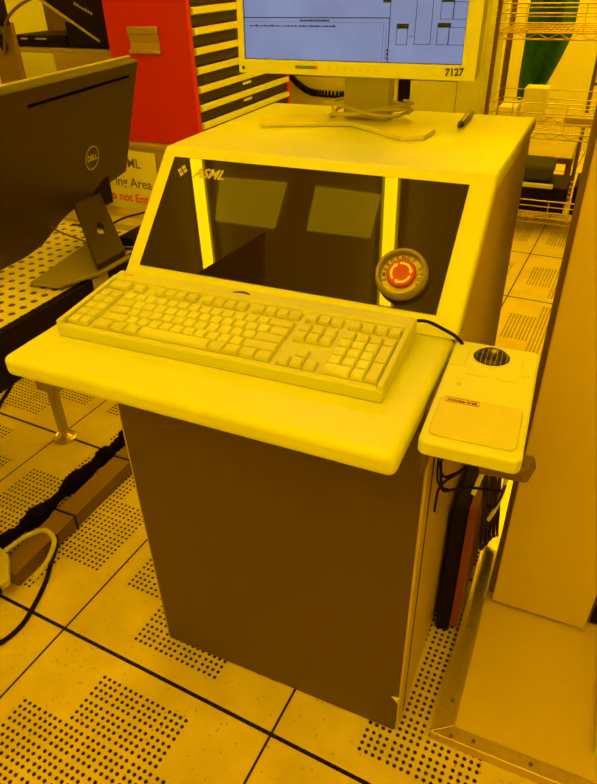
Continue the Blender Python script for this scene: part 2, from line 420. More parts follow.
obj('ball', bm, ball_material(), tb, smooth=True, label='black ball with painted lamp reflections')
def outline(bm, x0, x1, y0, y1, z, t=.0006, h=.0004):
    bx(bm, x0, x1, y0, y0+t, z, z+h); bx(bm, x0, x1, y1-t, y1, z, z+h); bx(bm, x0, x0+t, y0, y1, z, z+h); bx(bm, x1-t, x1, y0, y1, z, z+h)
for bx0, bx1, by0, by1 in ((-.030, .036, .034, .050), (-.055, -.034, .052, .100), (.038, .055, .052, .100)):
    bm = bmesh.new(); prism(bm, rrect((bx1-bx0)/2, (by1-by0)/2, .002), 'z', .0335, .0352, Matrix.Translation(((bx0+bx1)/2, (by0+by1)/2, 0)))
    obj('button', bm, KEYC, tb, bevel=.0006, seg=2)
bm = bmesh.new(); lathe(bm, [(.0032, .0335), (.0032, .0348), (.0022, .0348), (.002, .0342), (0, .0342)], 20, Matrix.Translation((-.034, .008, 0)))
obj('indicator_light', bm, G2, tb)
bm = bmesh.new(); prism(bm, rrect(.022, .0058, .0015), 'z', .0372, .0376, Matrix.Translation((-.022, -.036, 0)))
lb = obj('label_plate', bm, mat('pink_label', (.72, .52, .46), .5), tb, label='small framed label')
bm = bmesh.new(); outline(bm, -.0425, -.0015, -.0408, -.0312, .0376, .0005)
text_bm(bm, 'mouse-trak', .0078, Matrix.Translation((-.022, -.036, .0378)), .0001, bold=.0003)
obj('label_lettering', bm, MAROON, tb)
bm = bmesh.new(); bx(bm, -.060, .03, -.03, .06, .002, .0125); bx(bm, -.0655, -.0600, -.03, .10, -.10, .0125)
obj('mounting_bracket', bm, BROWN, tb, bevel=.001)

# ---------------------------------------------------------------- cables and boxes hanging beside the console
def cab(name, label, pts, r, m=CABLE, group=None, n=8):
    bm = bmesh.new(); tube(bm, smooth_path(pts, n), r)
    return tag(obj(name, bm, m, smooth=True), label, 'cable', group)
R_ = random.Random(3)
for k in range(5):
    j = k % 2
    cab('power_cable', 'dark cable in the bundle hanging below the trackball', [(.640+.010*k, -.02+.012*k, .900), (.646+.009*k, .03+.012*k, .80), (.664+.005*k-.005*j, .11+.014*k, .66), (.668+.004*k, .18+.018*k, .54), (.668+.005*k, .28+.020*k, .38), (.667+.006*k, .40+.02*k, .20), (.667+.006*k, .60, .045+.004*k)], .0046 if j else .0036, CABLE, 'dark cables hanging below the trackball')
cab('white_cable', 'pale cable running down through the dark cable bundle', [(.700, .00, .80), (.700, .06, .72), (.694, .11, .62), (.682, .15, .54)], .0035, KEYC)
cab('knotted_cord', 'thin black cord hanging in a loop left of the cable bundle', [(.615, -.05, .885), (.612, .00, .80), (.603, .03, .74), (.607, .05, .70), (.625, .04, .72), (.645, .03, .75), (.625, .05, .71), (.604, .045, .68), (.600, .05, .62)], .0022)
cab('knotted_cord', 'thin black cord tied crosswise below the trackball in front of the bundle', [(.603, .03, .745), (.612, .02, .70), (.632, .01, .715), (.660, -.01, .745), (.70, -.03, .77)], .0022)
cab('knotted_cord', 'thin black cord looping close to the cabinet side under the trackball', [(.625, -.06, .89), (.606, -.02, .83), (.600, .02, .77), (.604, .03, .70), (.630, .06, .67), (.655, .05, .70)], .0018)
cab('knotted_cord', 'thin black cord crossing behind the power adapter under the trackball', [(.64, .03, .76), (.665, .05, .73), (.690, .06, .755), (.700, .07, .70), (.690, .10, .62), (.676, .12, .60)], .0022)
bm = bmesh.new(); bx(bm, -.036, .036, -.02, .02, -.012, .012, Matrix.Translation((.698, .01, .785)) @ Matrix.Rotation(math.radians(-14), 4, 'Y') @ Matrix.Rotation(math.radians(-12), 4, 'Z'))
tag(obj('power_adapter', bm, BROWN, bevel=.006), 'brown-grey power adapter hanging under the trackball on the cables', 'adapter')
bm = bmesh.new(); mm = frame((.664, .11, .70), (.2, .3, 1), (0, 1, -.3)); bx(bm, -.055, .055, -.02, .02, -.004, .004, mm)
cst = obj('connector_strip', bm, KEYC, bevel=.0015); tag(cst, 'pale connector strip with dark slots under the trackball', 'connector')
for k in range(6):
    bm = bmesh.new(); bx(bm, -.046+k*.017, -.038+k*.017, -.012, .012, -.0052, .0052, mm)
    sub(cst, obj('slot', bm, BLACK))
rb = thing('storage_case', 'black case with a red-brown side standing on the floor between console and machine', 'case', (.665, .50, 0))
bm = bmesh.new(); bx(bm, .634, .652, .28, .60, .04, .43)
rel(rb, obj('cover', bm, mat('red_brown_card', (.16, .03, .012), .5), bevel=.002))
bm = bmesh.new(); bx(bm, .600, .633, .29, .62, .0, .42)
rel(rb, obj('black_case', bm, BLACK, bevel=.004))

# ---------------------------------------------------------------- monitor on the console
mo = thing('desktop_monitor', 'cream desktop monitor with a lit blue-grey screen on top of the console', 'monitor', (.284, .545, 1.113))
base = [(.078, .492), (.095, .462), (.262, .523), (.394, .433), (.432, .455), (.436, .512), (.345, .60), (.318, .66), (.225, .66), (.20, .60), (.13, .563)]
bm = bmesh.new(); prism(bm, base, 'z', 1.1135, 1.1225); rel(mo, obj('base', bm, mat('monitor_base_plastic', (.62, .58, .48), .4), bevel=.002))
bm = bmesh.new(); bx(bm, .238, .332, .55, .585, 1.122, 1.40); rel(mo, obj('neck', bm, mat('monitor_neck_plastic', (.52, .48, .40), .4), bevel=.004))
tilt = math.radians(-3)
mh = Matrix.Translation((.2845, .452, 1.213)) @ Matrix.Rotation(tilt, 4, 'X')    # local x right, y depth, z up
hwm = .2235; MH = .375
bm = bmesh.new()
bz = [(-hwm, hwm, 0, .023), (-hwm, hwm, MH-.02, MH), (-hwm, -hwm+.012, .023, MH-.02), (hwm-.024, hwm, .023, MH-.02)]
for a, b_, c_, d_ in bz: bx(bm, a, b_, 0, .018, c_, d_, mh)
bmesh.ops.remove_doubles(bm, verts=bm.verts, dist=1e-5)
rel(mo, obj('bezel', bm, KEYC, label='cream bezel'))
bm = bmesh.new(); bx(bm, -hwm+.002, hwm-.002, .0165, .05, .002, MH-.002, mh); bx(bm, -.13, .13, .05, .098, .06, .30, mh)
rel(mo, obj('rear_housing', bm, KEYC, bevel=.004))
sw = .2055; sx = -.006
def screen_material():
    m = bpy.data.materials.new('lit_screen'); m.use_nodes = True; nt = m.node_tree; b = nt.nodes['Principled BSDF']
    b.inputs['Base Color'].default_value = (.02, .02, .02, 1); b.inputs['Roughness'].default_value = .3
    tc = nt.nodes.new('ShaderNodeTexCoord'); nz = nt.nodes.new('ShaderNodeTexNoise'); nz.inputs['Scale'].default_value = 9
    nt.links.new(tc.outputs['Object'], nz.inputs['Vector'])
    cr = nt.nodes.new('ShaderNodeValToRGB'); cr.color_ramp.elements[0].position = .3; cr.color_ramp.elements[0].color = (.135, .190, .38, 1)
    cr.color_ramp.elements[1].position = .7; cr.color_ramp.elements[1].color = (.175, .240, .45, 1)
    nt.links.new(nz.outputs['Fac'], cr.inputs[0]); nt.links.new(cr.outputs[0], b.inputs['Emission Color']); b.inputs['Emission Strength'].default_value = 1.0
    return m
bm = bmesh.new(); bx(bm, -sw+sx, sw+sx, .0045, .008, .023, MH-.02, mh)
scr = rel(mo, obj('screen', bm, screen_material(), label='lit blue-grey screen with a diagram'))
UI = mat('screen_line', (.01, .012, .03), .4); UIL = mat('screen_faint_line', (.03, .04, .08), .4, emis=(.05, .07, .16), estr=1)
# positions on the screen in metres from its lower left corner
def SB(bm, x0, x1, z0, z1): bx(bm, -sw+sx+x0, -sw+sx+x1, .0040, .0046, .023+z0, .023+z1, mh)
bm = bmesh.new()
SB(bm, 0, 2*sw, .0, .0012); SB(bm, 0, .0012, 0, MH-.043)
SB(bm, .0, .281, .067, .0685); SB(bm, .2795, .281, .0, .0685); SB(bm, .2800, .2810, .0685, .20)
SB(bm, 2*sw-.0012, 2*sw, 0, MH-.043)
# diagram boxes
def BOX(x0, x1, z0, z1, t=.0008):
    SB(bm, x0, x1, z0, z0+t); SB(bm, x0, x1, z1-t, z1); SB(bm, x0, x0+t, z0, z1); SB(bm, x1-t, x1, z0, z1)
BOX(.293, .313, .028, .053); BOX(.325, .353, .029, .16); SB(bm, .313, .325, .041, .0418); BOX(.363, .383, .029, .055); BOX(.383, .411, .029, .055)
BOX(.366, .387, .066, .091); BOX(.387, .411, .066, .091); BOX(.262, .281, .094, .12); BOX(.293, .313, .098, .13); BOX(.366, .387, .105, .13)
sub(scr, obj('screen_lines', bm, UI))
bm = bmesh.new(); SB(bm, .006, .270, .0605, .0611); SB(bm, .2695, .2702, .004, .0611); SB(bm, .275, .2757, .0, .050)
sub(scr, obj('screen_frame_lines', bm, UIL))
for a, b_, c_, d_ in ((.293, .314, .0525, .0595), (.363, .385, .0545, .0610), (.366, .388, .0905, .0970), (.267, .281, .0900, .0965), (.293, .313, .094, .098)):
    bm = bmesh.new(); SB(bm, a, b_, c_, d_); sub(scr, obj('screen_label', bm, UI))
for z in (.006, .012, .018):
    bm = bmesh.new(); SB(bm, .2770, .281, z, z+.003); sub(scr, obj('screen_tick', bm, UI))
bm = bmesh.new(); R2 = random.Random(8)
x = .114
while x < .168:
    wd = R2.uniform(.0016, .0042); SB(bm, x, x+wd, .0620, .0620+R2.uniform(.0022, .0034)); x += wd+R2.uniform(.0005, .0012)
x = .012
while x < .178:
    wd = R2.uniform(.0018, .006); SB(bm, x, x+wd, .0535, .0535+R2.uniform(.0018, .0030)); x += wd+R2.uniform(.0006, .0026)
sub(scr, obj('screen_text', bm, UI))
bm = bmesh.new()
for k in range(7): lathe(bm, [(.0027, 0), (.0027, .0008), (0, .0011)], 16, mh @ Matrix.Translation((-.037+k*.0145, 0, .0110)) @ Matrix.Rotation(math.radians(90), 4, 'X'))
rel(mo, obj('control_buttons', bm, G2, smooth=True))
bm = bmesh.new(); bx(bm, -.105, -.066, -.0008, .0002, .0098, .0150, mh); rel(mo, obj('maker_label', bm, mat('green_label', (.10, .22, .10), .4)))
bm = bmesh.new(); bx(bm, -.066, -.061, -.0008, .0002, .0098, .0150, mh); rel(mo, obj('maker_label_end', bm, REDINK))
bm = bmesh.new(); text_bm(bm, '7127', .0155, mh @ frame((.1885, -.0006, .0120), (1, 0, .05), (0, 0, 1)), .0003, bold=.0006); rel(mo, obj('marker_number', bm, INK, label='handwritten number in black marker'))
bm = bmesh.new(); lathe(bm, [(.003, 0), (.003, .0008), (0, .0009)], 14, mh @ Matrix.Translation((-.214, 0, .0085)) @ Matrix.Rotation(math.radians(90), 4, 'X')); rel(mo, obj('screw_cap', bm, GREYP))
# coiled cable round the neck
pts = []
for k in range(0, 75):
    a = k*2*math.pi/24
    rr = 1+.12*math.sin(k*.9)
    pts.append((.283+.082*rr*math.cos(a), .570+.050*rr*math.sin(a), 1.135+.009*math.sin(k*.37)+.0035*(k/24)))
bm = bmesh.new(); tube(bm, pts, .0032)
tag(obj('video_cable', bm, mat('cream_cable', (.50, .44, .34), .5), smooth=True), 'cream cable coiled around the neck of the lit monitor on the console', 'cable')

# pen
pn = thing('pen', 'dark brown marker pen lying at the right on top of the console', 'pen', (.468, .618, 1.1135), math.radians(2))
bm = bmesh.new(); lathe(bm, [(0, -.055), (.0058, -.055), (.0066, -.02), (.0066, .055), (.005, .060), (0, .060)], 16, Matrix.Translation((0, .015, .0068)) @ Matrix.Rotation(math.radians(-90), 4, 'X'))
obj('barrel', bm, mat('brown_pen', (.16, .07, .05), .35), pn, smooth=True)
bm = bmesh.new(); lathe(bm, [(0, -.030), (.0015, -.030), (.0045, -.012), (.0056, .0)], 16, Matrix.Translation((0, -.041, .0068)) @ Matrix.Rotation(math.radians(-90), 4, 'X'))
obj('tip', bm, BLACK, pn, smooth=True)

# ---------------------------------------------------------------- machine at the right
mc = thing('process_machine', 'tall pale machine enclosure on a low framed plinth right of the console', 'machine', (1.1, .9, 0))
bm = box_bm(.702, 1.9, .046, 1.7, .0, .026); rel(mc, obj('plinth', bm, WHITE2, bevel=.001, label='pale plinth slab'))
bm = bmesh.new(); prism(bm, [(.657, .015), (.702, .046), (.702, 1.7), (.657, 1.7)], 'z', 0, .030); rel(mc, obj('edge_rail', bm, ALU, bevel=.002, label='aluminium edge rail'))
bm = bmesh.new(); prism(bm, [(.6575, .0148), (1.9, .0148), (1.9, .046), (.7025, .046)], 'z', 0, .030); rel(mc, obj('edge_rail', bm, ALU, bevel=.002, label='aluminium edge rail'))
for x, y in ((.685, .10), (.70, .022), (.745, .030), (.86, .03), (.676, .30)):
    bm = bmesh.new(); lathe(bm, [(.0042, .030), (.004, .0325), (0, .033)], 14, Matrix.Translation((x, y, 0))); rel(mc, obj('screw', bm, BROWN))
bm = box_bm(.704, 1.9, .430, 1.7, .027, 2.4); rel(mc, obj('enclosure', bm, mat('enclosure_paint', (.20, .12, .08), .45), bevel=.002))
bm = box_bm(.7155, .934, .395, .428, .040, 2.4); rel(mc, obj('front_panel', bm, WHITE2, bevel=.003, label='tall pale front panel'))
bm = box_bm(.945, 1.15, .424, .4295, .040, 2.4); rel(mc, obj('recess', bm, BLACK))
bm = box_bm(1.0, 1.9, .36, .428, .30, 2.4); rel(mc, obj('front_panel', bm, WHITE2, bevel=.003))
bm = box_bm(.973, 1.5, .10, .34, .0265, .055); rel(mc, obj('cover_plate', bm, WHITE, bevel=.004, label='raised pale cover plate'))

# ---------------------------------------------------------------- cart with the other monitor
ct = thing('equipment_cart', 'cart with a perforated white top and black front rail left of the console', 'cart', (-.8, .25, 0))
def perf_material():
    m = bpy.data.materials.new('perforated_sheet'); m.use_nodes = True; nt = m.node_tree; N = nt.nodes; L = nt.links; b = N['Principled BSDF']
    b.inputs['Roughness'].default_value = .45
    tc = N.new('ShaderNodeTexCoord'); sp = N.new('ShaderNodeSeparateXYZ'); L.new(tc.outputs['Object'], sp.inputs[0])
    def mth(op, a, bb=None):
        n = N.new('ShaderNodeMath'); n.operation = op
        for i, v in enumerate((a, bb)):
            if v is None: continue
            if isinstance(v, (int, float)): n.inputs[i].default_value = v
            else: L.new(v, n.inputs[i])
        return n.outputs[0]
    P = .036
    def lat(off):
        x = mth('SUBTRACT', mth('FLOORED_MODULO', mth('ADD', sp.outputs[0], off), P), P/2)
        y = mth('SUBTRACT', mth('FLOORED_MODULO', mth('ADD', sp.outputs[1], off), P), P/2)
        return mth('SQRT', mth('ADD', mth('MULTIPLY', x, x), mth('MULTIPLY', y, y)))
    h = mth('LESS_THAN', lat(0), .0085)
    mx = N.new('ShaderNodeMixRGB'); mx.inputs['Color1'].default_value = (.66, .60, .52, 1); mx.inputs['Color2'].default_value = (.04, .028, .02, 1)
    L.new(h, mx.inputs['Fac']); L.new(mx.outputs[0], b.inputs['Base Color']); return m
rel(ct, obj('top', box_bm(-1.25, -.422, -.45, .76, .708, .720), perf_material(), label='perforated pale top'))
rel(ct, obj('front_rail', box_bm(-.421, -.400, -.45, .425, .590, .7200), BLACK, bevel=.002, label='black front rail'))
rel(ct, obj('rail_end_cap', box_bm(-.422, -.398, .4255, .485, .655, .7205), GREYL, bevel=.002, label='pale end cap'))
rel(ct, obj('rear_rail', box_bm(-.421, -.402, .486, .76, .600, .7215), BLACK, bevel=.002))
rel(ct, obj('left_rail', box_bm(-1.272, -1.251, -.45, .76, .590, .722), BLACK, bevel=.002))
rel(ct, obj('cross_bar', box_bm(-.845, -.765, .520, .560, .205, .250), TAN, bevel=.002))
rel(ct, obj('painted_shade_box', box_bm(-.47, -.423, .63, .74, .7205, .755), BLACK, bevel=.003))  # black box put in for the shadowed dark area beside the riser
for x, y in ((-.80, .54), (-1.18, .54), (-1.18, -.36), (-.80, -.36)):
    bm = bmesh.new(); prism(bm, rrect(.014, .014, .004), 'z', .035, .70, Matrix.Translation((x, y, 0)))
    lg_ = rel(ct, obj('leg', bm, TAN, smooth=True))
    bm = bmesh.new(); lathe(bm, [(0, .0), (.040, .0), (.041, .008), (.034, .012), (.030, .009), (.022, .012), (.012, .018), (.008, .05), (0, .05)], 28, Matrix.Translation((x, y, 0)))
    sub(lg_, obj('levelling_foot', bm, ALU, smooth=True))

# monitor seen from behind
dm = thing('rear_facing_monitor', 'large dark monitor seen from behind with a round maker badge, on the perforated cart top', 'monitor', (-.52, .50, .7205))
A = Vector((-.590, 1.007, 1.157)); ydir = Vector((-.065, .61, 0)).normalized(); 
dn = Vector((.97116, .10348, -.21478)).normalized(); zd = ydir.cross(dn); zd = -zd if zd.z < 0 else zd
dmx = frame(A, -ydir, zd)          # x: leftwards in the picture (towards -y), y: up the panel
if (dmx.to_3x3() @ Vector((0, 0, 1))).dot(dn) < 0: dsg = -1
else: dsg = 1
def q(y, z):   # a place on the rear face given by room y and z
    P = Vector((0, y, z)); t = (A-P).dot(dn)/dn.x; P = Vector((t, y, z)); d = dmx.inverted() @ P; return (d.x, d.y)
# outline: rounded panel
out = [q(1.005, 1.157), q(.26, 1.157), q(.26, .752), q(.43, .745), q(.50, .752), q(.60, .795), q(.68, .813), q(.94, .840)]
bm = bmesh.new(); prism(bm, out, 'z', 0, -dsg*.030, dmx); rel(dm, obj('rear_shell', bm, GREYP, bevel=.006, label='dark grey-brown rear shell'))
fr_ = [(p[0], p[1]) for p in out]
bm = bmesh.new(); prism(bm, [(-.004, .004), (.750, .004), (.750, -.43), (-.004+.02, -.34)], 'z', -dsg*.0305, -dsg*.040, dmx); rel(dm, obj('front_bezel', bm, GREYL, bevel=.002, label='lighter front bezel'))
s1 = Vector(q(.95, 1.121)); s2 = Vector(q(.49, 1.116)); dd = (s2-s1).normalized(); nn = Vector((-dd.y, dd.x))*.0034
bm = bmesh.new(); prism(bm, [s1+nn, s2+nn, s2-nn, s1-nn], 'z', dsg*-.001, dsg*.0010, dmx); rel(dm, obj('vent_slot', bm, mat('slot_black', (.004, .002, .003), .9, spec=.0)))
lc = q(.749, .932)
mlog = frame(dmx @ Vector((lc[0], lc[1], dsg*.0004)), ydir, zd)
bm = bmesh.new(); n = 40
for k in range(n):
    a, b_ = 2*math.pi*k/n, 2*math.pi*(k+1)/n
    ro, ri = .034, .0318
    prism(bm, [(ro*math.cos(a), ro*math.sin(a)), (ro*math.cos(b_), ro*math.sin(b_)), (ri*math.cos(b_), ri*math.sin(b_)), (ri*math.cos(a), ri*math.sin(a))], 'z', 0, .0008, mlog)
text_bm(bm, 'DELL', .0225, mlog @ Matrix.Translation((0, 0, .0005)), .0003, bold=.0005)
rel(dm, obj('maker_badge', bm, LOGOM, label='round pale maker badge'))
# stand: base and riser with a cable hole
bm = bmesh.new(); prism(bm, [(-.511, .325), (-.562, .62), (-.50, .62), (-.378, .565), (-.380, .45), (-.425, .335)], 'z', .7285, .7365)
rel(dm, obj('stand_base', bm, mat('stand_base_grey', (.22, .185, .14), .4), bevel=.002))
bm = bmesh.new(); prism(bm, [(-.50, .345), (-.55, .62), (-.50, .60), (-.428, .56), (-.428, .46), (-.437, .355)], 'z', .7205, .7284)
rel(dm, obj('base_foot', bm, BLACK))
rx_ = Vector((.014, .999, 0)); ru_ = Vector((-.248, .220, .070)).normalized(); rz_ = rx_.cross(ru_).normalized()
rm = Matrix((rx_, ru_, rz_)).transposed().to_4x4(); rm.translation = Vector((-.390, .500, .7470))
bm = bmesh.new(); hcx, hcy, hr = .002, .150, .016; nH = 24
outer = [( .062, -.0), (.055, .21), (-.055, .21), (-.062, 0)]
# slab with a round hole: ring of quads between hole and a square-ish boundary
def bpt(a):
    dx, dy = math.cos(a), math.sin(a)
    ts = []
    for lim, comp, c in ((.056, dx, hcx), (-.056, dx, hcx), (.330, dy, hcy), (0.0, dy, hcy)):
        if abs(comp) > 1e-6:
            t = (lim-c)/comp
            if t > 0: ts.append(t)
    t = min(ts); return (hcx+dx*t, hcy+dy*t)
for sgn in (-1, 1): pass
angs = sorted([2*math.pi*k/nH for k in range(nH)] + [math.atan2(y-hcy, x-hcx) % (2*math.pi) for x in (.056, -.056) for y in (0, .330)])
rings = []
for z in (-.009, .009):
    rings.append(([bm.verts.new((hcx+hr*math.cos(a), hcy+hr*2.0*math.sin(a), z)) for a in angs], [bm.verts.new((*bpt(a), z)) for a in angs]))
nA = len(angs)
for k in range(nA):
    k2 = (k+1) % nA
    (i0, o0), (i1, o1) = rings
    bm.faces.new((i0[k], o0[k], o0[k2], i0[k2])); bm.faces.new((i1[k], i1[k2], o1[k2], o1[k]))
    bm.faces.new((i0[k], i0[k2], i1[k2], i1[k])); bm.faces.new((o0[k], o1[k], o1[k2], o0[k2]))
bmesh.ops.transform(bm, matrix=rm, verts=bm.verts)
rel(dm, obj('stand_riser', bm, mat('riser_dark', (.045, .026, .015), .6, spec=.2), label='riser with a round cable hole'))
bm = bmesh.new(); bx(bm, -.680, -.635, .755, .835, .775, .860); rel(dm, obj('tilt_hinge', bm, BLACK, bevel=.006))
cab('monitor_cable', 'thin dark cable drooping from behind the rear-facing monitor towards the console', [(-.66, .55, .80), (-.56, .53, .785), (-.45, .56, .755), (-.30, .62, .76), (-.12, .72, .80), (-.02, .80, .85)], .0028, BROWN)
cab('monitor_cable', 'black cable passing through the round hole of the monitor stand', [(-.62, .62, .775), (-.575, .655, .765), (-.535, .66, .765), (-.50, .72, .78), (-.42, .84, .785)], .003)

# ---------------------------------------------------------------- things on the floor at the left
cd_ = thing('cable_duct', 'brown metal cable duct lying on the tiled floor left of the console', 'cable duct', (-.50, .5, 0))
bm = box_bm(-.520, -.458, -.03, 1.15, .004, .050); rel(cd_, obj('channel', bm, BROWN, bevel=.003))
bm = box_bm(-.522, -.456, -.031, 1.151, .0505, .055); rel(cd_, obj('lid', bm, mat('duct_lid', (.21, .12, .065), .42), bevel=.002))
for y in (.20, .47):
    bm = bmesh.new(); outl = [(-.5235, .001), (-.5235, .0565), (-.4545, .0565), (-.4545, .001), (-.456, .001), (-.456, .055), (-.522, .055), (-.522, .001)]
    prism(bm, outl, 'y', y, y+.006); rel(cd_, obj('strap', bm, BLACK))
R3 = random.Random(11)
bm = bmesh.new()
pts = smooth_path([(-.60, .02, .03), (-.585, .10, .035), (-.570, .20, .040), (-.565, .32, .046), (-.560, .42, .046), (-.552, .50, .050), (-.535, .58, .066), (-.53, .68, .06), (-.53, .90, .05)], 10)
tube(bm, pts, [.020+.007*R3.random()+.006*math.sin(i*.45) for i in range(len(pts))], 12)
sl = obj('cable_sleeve', bm, mat('black_fleece', (.006, .003, .005), .95, spec=.05, bump=1.0, nscale=160), smooth=True)
tag(sl, 'lumpy black sleeved cable bundle lying along the brown duct on the floor', 'cable bundle')
cab('floor_cable', 'thick black cable curving over the floor tiles at the lower left', [(-.447, .118, .060), (-.446, .105, .025), (-.440, .075, .0075), (-.402, .01, .007), (-.372, -.07, .007), (-.36, -.13, .007), (-.375, -.19, .007), (-.43, -.27, .007), (-.55, -.36, .007)], .0062)
cab('floor_cable', 'black cable hanging down to the floor behind the cart rail', [(-.86, .50, .62), (-.98, .62, .36), (-1.13, .66, .10), (-1.17, .60, .012), (-1.11, .50, .007), (-1.04, .36, .007)], .0075)
cg = thing('cable_guide', 'cream plastic cable guide with a curved rim at the near end of the brown duct', 'cable guide', (-.55, .03, 0))
GUIDE = mat('cable_guide_plastic', (.50, .47, .22), .5)
bm = bmesh.new(); prism(bm, [(-.64, .04), (-.500, .0), (-.435, -.065), (-.48, -.14), (-.66, -.12)], 'z', .056, .084); rel(cg, obj('body', bm, GUIDE, bevel=.006))
bm = bmesh.new(); tube(bm, smooth_path([(-.520, .000, .080), (-.502, .060, .086), (-.468, .102, .088), (-.420, .088, .083), (-.396, .035, .072), (-.392, -.030, .060)], 8), .0068); rel(cg, obj('rim', bm, GUIDE, smooth=True))
bm = bmesh.new(); bx(bm, -.455, -.437, -.100, -.090, .060, .080); rel(cg, obj('clip', bm, BLACK))

# ---------------------------------------------------------------- red tool chest and what carries it
CX0, CX1, CY0, CY1, CZ0, CZ1 = -1.50, -1.05, 2.0, 3.04, .66, 1.46
tc_ = thing('tool_chest', 'red steel tool chest with dark drawers behind the console', 'tool chest', ((CX0+CX1)/2, 2.5, CZ0))
bm = bmesh.new(); bx(bm, CX0, CX1-.03, CY0, CY1, CZ0, CZ1); bx(bm, CX1-.03, CX1, CY0, CY0+.03, CZ0, CZ1); bx(bm, CX1-.03, CX1, CY1-.03, CY1, CZ0, CZ1); bx(bm, CX1-.03, CX1, CY0+.03, CY1-.03, CZ1-.05, CZ1)
rel(tc_, obj('carcass', bm, RED, label='red enamelled carcass'))
z = 1.402; k = 0
while z > CZ0+.03:
    zb = z-.076
    bm = box_bm(CX1-.032, CX1-.004, CY0+.033, CY1-.033, zb, z-.004); dr = rel(tc_, obj('drawer', bm, DRAW, bevel=.0015))
    bm = bmesh.new(); prism(bm, [(CX1-.004, z-.004), (CX1+.012, z-.008), (CX1+.012, z-.030), (CX1-.004, z-.036)], 'y', CY0+.035, CY1-.035)
    sub(dr, obj('handle_strip', bm, STRIP, label='pale aluminium handle strip'))
    if k in (6, 7):
        bm = box_bm(CX1-.004, CX1-.001, CY0+.47, CY0+.56, z-.056, z-.044); sub(dr, obj('drawer_label', bm, PAPER))
    z -= .080; k += 1
bm = bmesh.new(); bx(bm, -1.375, -1.208, CY0-.014, CY0, 1.135, 1.166)
hnd = rel(tc_, obj('side_handle', bm, ALU, bevel=.003, label='aluminium side handle'))
BRASS = mat('dull_brass', (.62, .45, .22), .35, metal=.7)
bm = bmesh.new(); prism(bm, [(CY0-.002, 1.134), (CY0-.002, 1.072), (CY0-.008, 1.072), (CY0-.004, 1.10), (CY0-.010, 1.134)], 'x', -1.372, -1.208); sub(hnd, obj('handle_cup', bm, BRASS))
bm = bmesh.new(); bx(bm, -1.378, -1.203, CY0-.018, CY0-.001, 1.056, 1.071); sub(hnd, obj('handle_grip', bm, ALU, bevel=.003))
bc = thing('base_cabinet', 'tan base cabinet under the red tool chest', 'cabinet', ((CX0+CX1)/2, 2.5, 0))
rel(bc, obj('body', box_bm(CX0-.03, CX1+.02, CY0-.03, CY1+.03, .08, .635), TAN, bevel=.004))
rel(bc, obj('counter', box_bm(CX0-.04, CX1+.03, CY0-.04, CY1+.04, .636, .657), mat('tan_top', (.45, .33, .24), .4), bevel=.003))
rel(bc, obj('toe_kick', box_bm(CX0, CX1, CY0, CY1, .0, .08), BLACK))
sg = thing('warning_sign', 'paper warning sign with dark and red lettering on the tan base cabinet', 'sign', (-1.42, 1.955, .5))
sgm = frame((-1.44, 1.962, .47), (1, 0, -.03), (0, 0, 1))
rel(sg, obj('sheet', one(bx, -.20, .135, -.155, .150, -.001, .001, sgm), PAPER))
bm = bmesh.new(); text_bm(bm, 'ASML', .066, sgm @ Matrix.Translation((-.040, .085, .0015)), .0004, bold=.001); SINK = mat('sign_ink', (.16, .13, .10), .6)
rel(sg, obj('maker_lettering', bm, SINK)); bm = bmesh.new(); text_bm(bm, 'ing Area', .068, sgm @ Matrix.Translation((-.022, -.015, .0015)), .0004, bold=.001)
rel(sg, obj('dark_lettering', bm, SINK))
bm = bmesh.new(); text_bm(bm, 'Do not Enter', .062, sgm @ Matrix.Translation((-.055, -.095, .0015)), .0004, bold=.0015)
rel(sg, obj('red_lettering', bm, REDINK))
bm = box_bm(-1.52, -1.18, 1.70, 1.93, .0, .335)
bxo = thing('carton', 'pale carton standing on the floor in front of the tan base cabinet', 'box', (-1.35, 1.8, 0))
rel(bxo, obj('body', bm, mat('carton', (.52, .43, .30), .7, var=.08, nscale=6), bevel=.002))
rel(bxo, obj('tape', box_bm(-1.5205, -1.1795, 1.79, 1.84, .20, .3365), TAN))

# ---------------------------------------------------------------- white cabinet and phone cord behind the monitor
wc = thing('storage_cabinet', 'white storage cabinet behind the console and the lit monitor', 'cabinet', (-.45, 3.7, 0))
rel(wc, obj('body', box_bm(-1.40, .02, 3.42, 4.0, .03, 1.75), WHITE, bevel=.003))
for a, b_, c_, d_ in ((-1.39, -.49, .05, .782), (-.41, -.13, .05, .782), (-.125, .01, .05, 1.74), (-1.39, -.13, .790, 1.74)):
    rel(wc, obj('door', box_bm(a, b_, 3.405, 3.419, c_, d_), WHITE, bevel=.002))
rel(wc, obj('niche', box_bm(-.486, -.414, 3.412, 3.419, .60, .786), BLACK, label='dark recess'))
path = smooth_path([(-1.24, 3.375, .83), (-1.206, 3.375, .791), (-1.136, 3.375, .735), (-1.066, 3.375, .700), (-.96, 3.375, .690), (-.83, 3.375, .690)], 40)
pts = [p+Vector((0, .016*math.cos(i*.9), .016*math.sin(i*.9))) for i, p in enumerate(path)]
bm = bmesh.new(); tube(bm, pts, .0075, 6)
tag(obj('coiled_cord', bm, CABLE, smooth=True), 'black coiled telephone cord in front of the white storage cabinet', 'cord')
